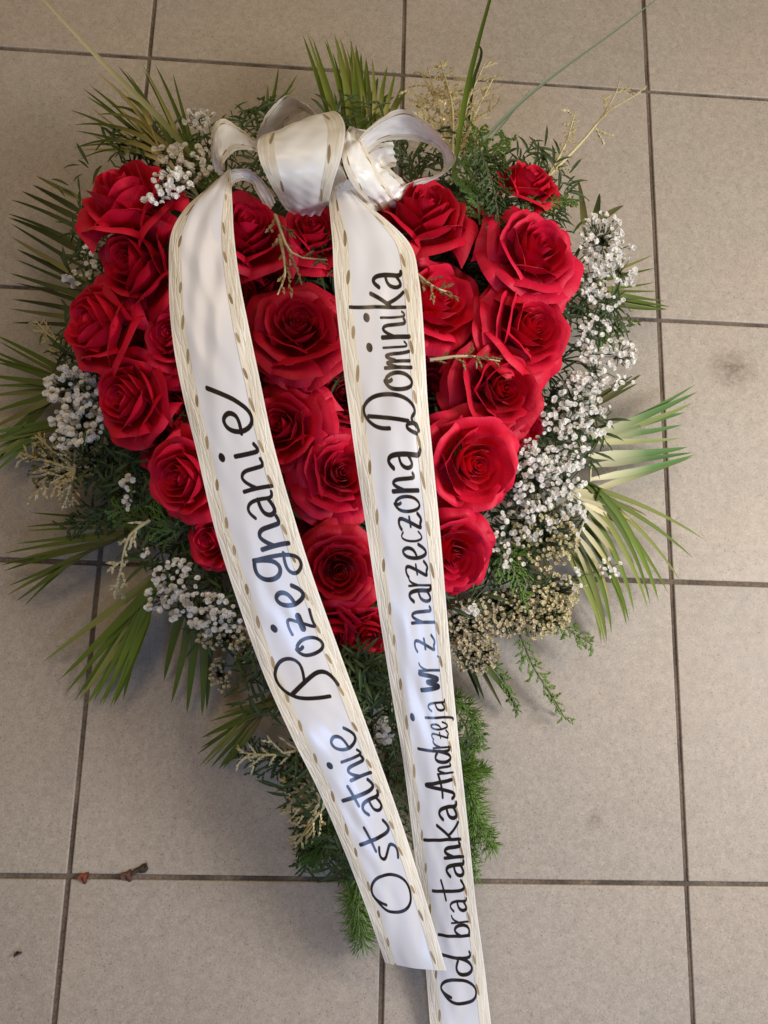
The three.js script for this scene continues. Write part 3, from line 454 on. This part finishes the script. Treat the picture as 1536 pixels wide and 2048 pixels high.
// ---------------------------------------------------------------- ribbons
// handwriting: strokes in a box, x along the line, y up, letters one unit high
const GL = {
  O: [[.6, 1.55, .2, 1.35, .02, .8, .1, .2, .4, 0, .75, .1, .98, .7, .95, 1.3, .7, 1.6, .42, 1.45, .3, 1.15]], o: [[.5, 1, .15, .9, .05, .5, .2, .05, .55, 0, .9, .25, .92, .7, .6, 1, .42, .85, .55, .75]],
  d: [[.75, .8, .45, 1, .12, .8, .08, .3, .35, 0, .7, .2, .85, .7], [1, 1.85, .9, 1.2, .8, .3, .95, 0, 1.1, .1]], b: [[.12, 1.9, .1, 1, .1, .1], [.1, .6, .4, 1, .85, .8, .9, .3, .5, 0, .1, .15]],
  r: [[.1, 1, .2, .5, .15, 0], [.18, .6, .45, .95, .85, .95]], a: [[.15, .8, .4, 1, .75, .9, .85, .5, .8, 0, 1.05, .02], [.82, .55, .35, .55, .1, .25, .35, 0, .8, .2]],
  t: [[.4, 1.75, .42, .8, .45, .2, .65, 0, .95, .2], [.0, 1.1, .5, 1.15, .95, 1.25]], n: [[.08, 1, .15, .5, .12, 0], [.14, .55, .4, .98, .72, .9, .78, .4, .82, .05, 1.05, .15]], k: [[.12, 1.9, .12, .9, .1, 0], [.85, 1.15, .4, .65, .14, .5], [.3, .62, .6, .2, .95, .02]],
  A: [[.0, .1, .12, -.15, .3, .1, .5, 1, .62, 1.75, .7, .9, .78, 0], [.1, .65, .5, .6, 1, .75]], z: [[.08, .9, .3, 1, .8, .95, .5, .5, .1, .05, .4, .1, .7, -.02, 1, .15], [.25, .5, .8, .52]], e: [[.12, .4, .6, .45, .85, .75, .6, 1, .2, .85, .08, .4, .35, 0, .75, .05, 1, .3]],
  E: [[.05, .45, .35, .4, .5, .7, .36, .98, .14, .85, .06, .4, .2, 0, .45, .0, .7, .4, .85, .8, 1, 1.25]], j: [[.5, 1, .55, .3, .4, -.45, .1, -.35], [.52, 1.6, .54, 1.62]], w: [[.03, 1, .15, .1, .3, .1, .5, .85, .55, .15, .75, .1, .95, 1]], '.': [[.4, .05, .5, .08]], c: [[.85, .85, .5, 1, .12, .75, .1, .25, .45, 0, .9, .2]],
  ą: [[.15, .8, .4, 1, .75, .9, .85, .5, .82, 0, .75, -.25, 1.05, -.3], [.82, .55, .35, .55, .1, .25, .35, 0, .8, .2]], D: [[.0, .05, .1, .4, .25, .35, .25, .0, .05, .0, .1, -.05, .35, .25, .55, -.02, .9, .3, .98, 1.2, .7, 1.75, .35, 1.7, .1, 1.3, .12, .95], [.42, 1.6, .38, .9, .3, .3]],
  m: [[.05, 1, .1, .5, .08, 0], [.1, .55, .28, .98, .42, .8, .45, .05], [.47, .6, .65, .98, .82, .85, .86, .3, .98, .05]], i: [[.3, 1, .35, .4, .45, .02, .85, .2], [.33, 1.5, .36, 1.52]], s: [[.85, .85, .5, 1, .2, .8, .5, .55, .85, .3, .5, 0, .1, .15]],
  P: [[.0, .3, .06, 1.1, .3, 1.6, .65, 1.75, .95, 1.4, .95, .95, .7, .75, .4, .9], [.24, 1.4, .45, .75, .55, .3, .4, .0, .18, -.08]], ż: [[.1, .95, .35, 1, .85, .95, .5, .5, .1, .02, .45, .1, .95, .05], [.25, .5, .8, .52], [.5, 1.5, .54, 1.52]], g: [[.8, .9, .45, 1, .12, .75, .15, .3, .5, .15, .8, .4, .85, .9], [.85, .9, .9, .2, .75, -.45, .35, -.5, .1, -.2, .4, .05, .9, -.05]],
};
function glyphs(ctx, g, x0, x1, base, xh, lw) {     // canvas x runs down the ribbon, canvas y across it
  const X = (u) => lerp(x0, x1, u), Y = (w) => base - w * xh;
  ctx.lineWidth = lw; ctx.lineCap = ctx.lineJoin = 'round';
  for (const s of GL[g]) {
    ctx.lineWidth = lw * clamp(Math.abs(x1 - x0) / 40, 0.55, 1) * (0.86 + 0.3 * ((Math.sin(x0 * 7.3 + s[0] * 31) + 1) / 2)); ctx.beginPath(); ctx.moveTo(X(s[0]), Y(s[1]));
    if (s.length === 4) ctx.lineTo(X(s[2]), Y(s[3]));
    else { for (let i = 2; i < s.length - 2; i += 2) { const mx = i < s.length - 4 ? (s[i] + s[i + 2]) / 2 : s[i + 2], my = i < s.length - 4 ? (s[i + 1] + s[i + 3]) / 2 : s[i + 3]; ctx.quadraticCurveTo(X(s[i]), Y(s[i + 1]), X(mx), Y(my)); } }
    if ((g === 'i' || g === 'j' || g === 'ż') && s.length === 4) { ctx.save(); ctx.lineWidth = lw * 1.9; ctx.stroke(); ctx.restore(); } else ctx.stroke();
  }
}
const CW = 2048, CH = 256, BORDER = 0.19;
const braid = (ctx, bump, seed) => {                // cream woven borders with a gold thread and little gold leaves
  const R = rng(seed), B = CH * BORDER;
  for (const top of [0, 1]) {
    const y = (q) => (top ? CH - q : q);
    ctx.fillStyle = bump ? '#606060' : '#f0e8d4'; ctx.fillRect(0, top ? CH - B : 0, CW, B);
    for (let k = 0; k < 5; k++) {
      ctx.strokeStyle = bump ? (k & 1 ? '#ffffff' : '#b0b0b0') : ['#f0e8d6', '#faf6ec', '#e6dcc6', '#f8f2e4', '#eee4d0'][k]; ctx.lineWidth = bump ? 5 : 4.5; ctx.beginPath();
      for (let x = 0; x <= CW; x += 6) { const q = 7 + k * (B - 12) / 5 + Math.sin(x / 17 + k * 2.1) * 4 + Math.sin(x / 41 + k) * 2; x ? ctx.lineTo(x, y(q)) : ctx.moveTo(x, y(q)); }
      ctx.stroke();
    }
    for (let k = 0; k < 190; k++) { const x = R() * CW, q = 6 + R() * (B - 12), l = 14 + R() * 26; ctx.strokeStyle = bump ? (k & 1 ? '#303030' : '#e0e0e0') : (k & 1 ? 'rgba(165,145,110,0.34)' : 'rgba(255,252,242,0.6)'); ctx.lineWidth = 1.6 + R() * 1.4; ctx.beginPath(); ctx.moveTo(x, y(q)); ctx.quadraticCurveTo(x + l / 2, y(q + (R() - .5) * 9), x + l, y(q + (R() - .5) * 8)); ctx.stroke(); }
    for (let x = 30 + top * 35; x < CW; x += 84) { ctx.fillStyle = bump ? '#ffffff' : (R() < .5 ? '#98815f' : '#ac9672'); ctx.save(); ctx.translate(x + R() * 26, y(B - 7)); ctx.rotate((top ? 1 : -1) * 0.25); ctx.beginPath(); ctx.ellipse(0, 0, 12 + R() * 5, 5.2, 0, 0, 7); ctx.fill(); ctx.restore(); }
    ctx.fillStyle = bump ? '#a0a0a0' : '#fdf8ee'; ctx.fillRect(0, top ? CH - 5 : 0, CW, 5);
  }
};
function tex(c, srgb) { const t = new THREE.CanvasTexture(c); if (srgb) t.colorSpace = THREE.SRGBColorSpace; t.magFilter = THREE.LinearFilter; t.wrapS = t.wrapT = THREE.ClampToEdgeWrapping; return t; }
function canvas() { const c = document.createElement('canvas'); c.width = CW; c.height = CH; return c; }
const bumpC = canvas(); { const x = bumpC.getContext('2d'); x.fillStyle = '#808080'; x.fillRect(0, 0, CW, CH); braid(x, true, 4); }
const bumpT = tex(bumpC);
function ribbonMats(write, thin) {
  const c = canvas(), x = c.getContext('2d'); x.fillStyle = '#ececef'; x.fillRect(0, 0, CW, CH); braid(x, false, 4); if (write) { x.strokeStyle = '#1c110d'; write(x); }
  const map = tex(c, true);
  if (thin) return { satin: new THREE.MeshPhysicalMaterial({ map, roughness: 0.3, side: THREE.DoubleSide, transmission: 0.14, thickness: 0, clearcoat: 0.35, clearcoatRoughness: 0.3 }), border: new THREE.MeshPhysicalMaterial({ map, roughness: 0.5, side: THREE.DoubleSide, transmission: 0.25, thickness: 0 }) };
  return { satin: new THREE.MeshPhysicalMaterial({ map, roughness: 0.27, side: THREE.DoubleSide, clearcoat: 1, clearcoatRoughness: 0.27, specularIntensity: 0.8, anisotropy: 0.5 }), border: new THREE.MeshPhysicalMaterial({ map, bumpMap: bumpT, bumpScale: 0.00025, roughness: 0.55, side: THREE.DoubleSide }) };
}
class Strip {                                       // rows: [left px, left py, left height, right px, right py, right height]
  constructor(rows, opt = {}) {
    this.rows = rows; this.o = opt;
    const L = rows.map((r) => at(r[0], r[1], r[2])), Rr = rows.map((r) => at(r[3], r[4], r[5]));
    this.L = new THREE.CatmullRomCurve3(L, false, 'centripetal'); this.R = new THREE.CatmullRomCurve3(Rr, false, 'centripetal');
    const mid = L.map((p, i) => p.clone().lerp(Rr[i], .5)), n = rows.length; this.len = [0]; const mc = new THREE.CatmullRomCurve3(mid, false, 'centripetal');
    let prev = mc.getPoint(0); for (let i = 1; i <= 400; i++) { const p = mc.getPoint(i / 400); this.len.push(this.len[i - 1] + p.distanceTo(prev)); prev = p; }
    this.py = new THREE.CatmullRomCurve3(rows.map((r) => V(lerp(r[0], r[3], .62), lerp(r[1], r[4], .62), 0)), false, 'centripetal');
    this.total = this.len[400];
  }
  s(k) { const f = clamp(k, 0, 1) * 400, i = Math.min(399, Math.floor(f)); return lerp(this.len[i], this.len[i + 1], f - i) / this.total; }
  sAt(py) { let a = 0, b = 1; for (let i = 0; i < 40; i++) { const m = (a + b) / 2; if (this.py.getPoint(m).y < py) a = m; else b = m; } return this.s((a + b) / 2); }
  geo(t0, t1, nu, nv, lift = 0) {
    const { crown = 0.0025, ripple = 0, pinch = 0, crease = 0, flip = 1, rep = null, s0 = 0 } = this.o;
    return grid(nu, nv, (u, v) => {
      const t = lerp(t0, t1, u), l = this.L.getPoint(v), r = this.R.getPoint(v), p = l.clone().lerp(r, t), tan = this.L.getTangent(v).lerp(this.R.getTangent(v), t), nrm = tan.cross(r.clone().sub(l)).normalize().multiplyScalar(flip);
      const s = this.s(v);
      p.addScaledVector(nrm, lift + crown * (1 - (2 * t - 1) ** 2) + ripple * Math.sin(s * 23 + t * 2.5) * (0.6 + 0.4 * Math.sin(s * 9)) + pinch * Math.sin(t * 19 + v * 2) * (Math.exp(-v * 7) + Math.exp(-(1 - v) * 7)) + crease * (N1(t * 2.2 + 3, s * 16 + t * 5, 256) - 0.5) + crease * 0.5 * (N1(t * 5 + 9, s * 30 - t * 4, 256) - 0.5));
      return [p.x, p.y, p.z, rep ? s0 + s * rep : s, 1 - t];
    });
  }
  build(parent, mats, nv = 120, names = ['satin_band', 'woven_border']) {
    part(names[0], this.geo(BORDER, 1 - BORDER, 18, nv), mats.satin, parent);
    part(names[1], this.geo(0, BORDER, 4, nv, 0.0003), mats.border, parent); part(names[1], this.geo(1 - BORDER, 1, 4, nv, 0.0003), mats.border, parent);
  }
}
const leftStrip = new Strip([
  [452, 346, .205, 462, 345, .20], [420, 372, .228, 463, 372, .226], [372, 416, .240, 465, 415, .242], [343, 468, .242, 468, 470, .247], [338, 560, .240, 480, 560, .247], [343, 660, .238, 497, 650, .243], [366, 790, .232, 522, 770, .236], [393, 900, .222, 545, 880, .225], [430, 1060, .203, 587, 1030, .205], [474, 1200, .180, 630, 1165, .181], [524, 1340, .155, 678, 1300, .155], [582, 1470, .148, 724, 1425, .148], [636, 1580, .128, 764, 1535, .128], [690, 1705, .106, 808, 1660, .108], [738, 1830, .084, 852, 1800, .086], [770, 1926, .064, 893, 1940, .07]], { ripple: 0.0009, crown: 0.003, crease: 0.0017 });
const rightStrip = new Strip([
  [650, 318, .225, 676, 318, .222], [655, 368, .232, 712, 388, .232], [660, 430, .238, 775, 440, .240], [665, 490, .243, 822, 490, .236], [668, 560, .244, 838, 560, .240], [680, 680, .240, 848, 680, .238], [695, 800, .234, 855, 800, .232], [713, 930, .224, 867, 930, .222], [733, 1060, .205, 880, 1060, .203], [757, 1220, .182, 893, 1220, .180], [784, 1390, .148, 908, 1390, .147], [806, 1520, .124, 922, 1520, .124], [826, 1680, .085, 939, 1680, .085], [840, 1800, .052, 951, 1800, .054], [850, 1920, .028, 967, 1920, .03], [861, 2060, .010, 984, 2060, .012], [878, 2280, .009, 1010, 2280, .010]], { ripple: 0.0012, crown: 0.0028, crease: 0.0019 });
// [letter, photograph row where it starts, row where it ends, baseline and x-height across the ribbon]
const pen = (strip, list, lw) => (x) => { for (const [g, y0, y1, b = .8, xh = .3] of list) glyphs(x, g, strip.sAt(y0) * CW, strip.sAt(y1) * CW, b * CH, xh * CH, lw); };
const leftMats = ribbonMats(pen(leftStrip, [
  ['O', 1822, 1736, .80, .40], ['s', 1722, 1680, .82, .33], ['t', 1690, 1640, .80, .30], ['a', 1628, 1590, .82, .32], ['t', 1600, 1560, .80, .30], ['n', 1556, 1518, .82, .32], ['i', 1522, 1500, .82, .34], ['e', 1500, 1458, .80, .36],
  ['P', 1395, 1300, .80, .40], ['o', 1312, 1272, .84, .34], ['ż', 1266, 1222, .84, .34], ['e', 1212, 1172, .82, .36], ['g', 1160, 1102, .72, .40], ['n', 1098, 1040, .84, .34], ['a', 1040, 990, .82, .36], ['n', 984, 924, .84, .36], ['i', 920, 886, .82, .34], ['E', 872, 772, .80, .38]], 10));
const rightMats = ribbonMats(pen(rightStrip, [
  ['O', 2006, 1952, .82, .38], ['d', 1950, 1904, .80, .30], ['b', 1870, 1842, .84, .30], ['r', 1843, 1824, .82, .30], ['a', 1822, 1794, .84, .32], ['t', 1796, 1756, .84, .34], ['a', 1754, 1722, .86, .34], ['n', 1716, 1686, .86, .34], ['k', 1682, 1640, .84, .34], ['a', 1640, 1604, .84, .34],
  ['A', 1594, 1546, .80, .30], ['n', 1545, 1526, .84, .28], ['d', 1524, 1494, .84, .30], ['r', 1494, 1476, .84, .30], ['z', 1476, 1458, .84, .30], ['e', 1457, 1441, .84, .30], ['j', 1440, 1424, .82, .34], ['a', 1422, 1398, .84, .30],
  ['w', 1378, 1342, .80, .32], ['r', 1340, 1320, .80, .32], ['.', 1314, 1304, .82, .3], ['z', 1302, 1268, .78, .32],
  ['n', 1246, 1214, .80, .34], ['a', 1206, 1174, .80, .34], ['r', 1172, 1154, .80, .32], ['z', 1155, 1122, .78, .32], ['e', 1119, 1088, .78, .34], ['c', 1084, 1060, .76, .32], ['z', 1060, 1026, .76, .32], ['o', 1024, 988, .76, .34], ['n', 984, 948, .76, .34], ['ą', 942, 902, .74, .34],
  ['D', 868, 786, .84, .38], ['o', 784, 744, .82, .34], ['m', 740, 704, .82, .32], ['i', 704, 682, .82, .32], ['n', 680, 642, .82, .32], ['i', 644, 622, .82, .32], ['k', 620, 584, .80, .34], ['a', 582, 546, .80, .36]], 9));
const rl = thing('funeral_ribbon', 'white satin ribbon on the left with cream borders and handwritten words, ending above the floor', 'ribbon', 'written ribbons hanging from the bow');
leftStrip.build(rl, leftMats, 150);
const rr = thing('funeral_ribbon', 'white satin ribbon on the right with cream borders and writing, running out of the picture', 'ribbon', 'written ribbons hanging from the bow');
rightStrip.build(rr, rightMats, 160);

// the bow: every loop a part of it
const bow = thing('ribbon_bow', 'white satin bow with cream borders at the top between the heart lobes', 'bow');
const bowMats = ribbonMats((x) => { x.fillStyle = '#fbfaf5'; x.fillRect(0, CH * BORDER, CW, CH * (1 - 2 * BORDER)); }, true);
const loop = (name, rows, o = {}, nv = 40) => { const g = new THREE.Group(); g.name = name; bow.add(g); new Strip(rows, { rep: 0.16, crown: 0.002, pinch: 0.0011, crease: 0.0014, ...o }).build(g, bowMats, nv); return g; };
loop('left_loop', [[508, 283, .20, 518, 306, .20], [474, 254, .222, 494, 300, .215], [444, 237, .232, 465, 306, .232], [424, 262, .230, 447, 328, .235], [428, 338, .215, 449, 354, .22]], { s0: .1 });
loop('inner_fold', [[450, 352, .215, 460, 378, .20], [472, 338, .205, 480, 362, .195], [502, 342, .20, 500, 366, .19], [532, 370, .20, 520, 398, .19], [550, 405, .195, 534, 425, .185]], { s0: .4 });
loop('back_loop', [[510, 306, .205, 548, 300, .19], [517, 268, .225, 552, 268, .19], [538, 222, .245, 588, 236, .195], [570, 193, .25, 606, 222, .20], [604, 203, .25, 630, 240, .20], [640, 240, .235, 640, 275, .2]], { s0: .3 });
loop('middle_loop', [[560, 300, .215, 640, 262, .215], [532, 272, .250, 668, 224, .25], [515, 288, .266, 690, 252, .266], [521, 325, .268, 684, 308, .268], [541, 366, .256, 668, 362, .256], [562, 404, .23, 655, 406, .23], [588, 428, .205, 640, 428, .2]], { s0: .2, ripple: .0008 }, 60);
loop('right_loop', [[702, 318, .24, 716, 352, .23], [720, 276, .252, 734, 310, .234], [758, 242, .262, 768, 284, .238], [803, 219, .266, 810, 280, .24], [852, 244, .264, 852, 288, .238], [892, 286, .254, 884, 310, .226], [910, 318, .238, 884, 342, .206], [886, 346, .222, 846, 362, .196], [835, 358, .212, 798, 394, .198], [775, 380, .215, 760, 416, .2]], { s0: .5 }, 80);
loop('loop_lining', [[704, 340, .225, 722, 376, .21], [726, 306, .222, 746, 354, .205], [756, 288, .22, 774, 340, .2], [786, 284, .21, 796, 330, .19]], { s0: .6, ripple: .0008 }, 24);
loop('back_fan', [[690, 330, .21, 740, 330, .21], [684, 286, .225, 738, 276, .222], [700, 252, .235, 748, 262, .226], [716, 262, .22, 752, 290, .2]], { s0: .15 }, 30);
loop('tie_end', [[668, 372, .24, 704, 350, .24], [690, 412, .225, 738, 382, .222], [706, 440, .205, 766, 416, .2]], { s0: .8, crown: .003 }, 24);
loop('knot', [[676, 276, .25, 716, 268, .24], [684, 322, .262, 736, 306, .252], [704, 368, .252, 760, 350, .244], [740, 408, .225, 790, 394, .216]], { s0: .7, crown: .003, ripple: .001 }, 30);
loop('crumpled_fold', [[718, 352, .232, 760, 322, .222], [748, 388, .222, 800, 356, .212], [768, 424, .2, 836, 386, .198]], { s0: .3, crown: .003, ripple: .0008 }, 30);

// ---------------------------------------------------------------- scraps on the floor
function scrap(name, label, cat, px, py, rx, ry, mat, seed, turn = 0) {
  const R = rng(seed), p = at(px, py, 0.001), k = pxSize(px, py, 0), f = [R() * 6, R() * 6];
  const g = grid(14, 5, (u, v) => { const a = u * 6.2832, w = 1 + 0.22 * Math.sin(a * 3 + f[0]) + .12 * Math.sin(a * 5 + f[1]), x = Math.cos(a) * v * rx * k * w, z = Math.sin(a) * v * ry * k * w; return [x * Math.cos(turn) - z * Math.sin(turn), 0.0012 + 0.0022 * Math.sin(v * 4 + a * 2 + f[0]) * v + 0.002 * (1 - v), x * Math.sin(turn) + z * Math.cos(turn)]; });
  const m = new THREE.Mesh(g, mat); m.name = numbered(name); m.position.copy(p); m.castShadow = m.receiveShadow = true; m.userData = { label, category: cat }; scene.add(m);
}
scrap('petal_scrap', 'small rusty red petal scrap on the grout line, nearest the grout crossing', 'petal scrap', 169, 1755, 10, 11, plain(0.22, 0.06, 0.03, .8), 1);
scrap('petal_scrap', 'brownish red petal scrap on the grout line touching a dry leaf bit', 'petal scrap', 256, 1751, 12, 11, plain(0.13, 0.06, 0.045, .8), 2);
scrap('leaf_scrap', 'dry dark brown leaf bit lying beside the red petal scrap', 'leaf scrap', 283, 1738, 17, 8, plain(0.06, 0.045, 0.03, .8), 3, -0.4);
scrap('leaf_scrap', 'tiny dark crumb on the lower left tile', 'leaf scrap', 36, 1906, 8, 4, plain(0.05, 0.04, 0.03, .9), 4, -0.5);

function smudge(label, px, py, rx, ry, rgb, opacity, seed) {     // a dirty mark on a tile
  const N = noise2(seed), a = dataTex(128, 128, (x, y) => { const u = x / 64 - 1, v = y / 64 - 1, d = Math.hypot(u, v), k = clamp(1 - d * 1.05, 0, 1) * (0.25 + 1.1 * N(x / 14, y / 14, 256) * N(x / 5 + 9, y / 5, 256) * 1.6); return [k * 255, k * 255, k * 255]; });
  const k = pxSize(px, py, 0), g = new THREE.PlaneGeometry(rx * 2 * k, ry * 2 * k); g.rotateX(-Math.PI / 2);
  const m = new THREE.Mesh(g, new THREE.MeshStandardMaterial({ color: C(...rgb), alphaMap: a, transparent: true, opacity, roughness: 0.9 }));
  m.name = numbered('dirt_smudge'); m.position.copy(at(px, py, 0.0008)); m.receiveShadow = true; m.userData = { label, category: 'dirt mark' }; scene.add(m);
}
smudge('faint brown smudge on the right tile beside the grout line', 1465, 738, 62, 52, [0.22, 0.15, 0.11], 0.42, 61);
smudge('small dull mark in the middle of the lower right tile', 1190, 1640, 34, 24, [0.24, 0.18, 0.13], 0.22, 62);

renderer.render(scene, camera);
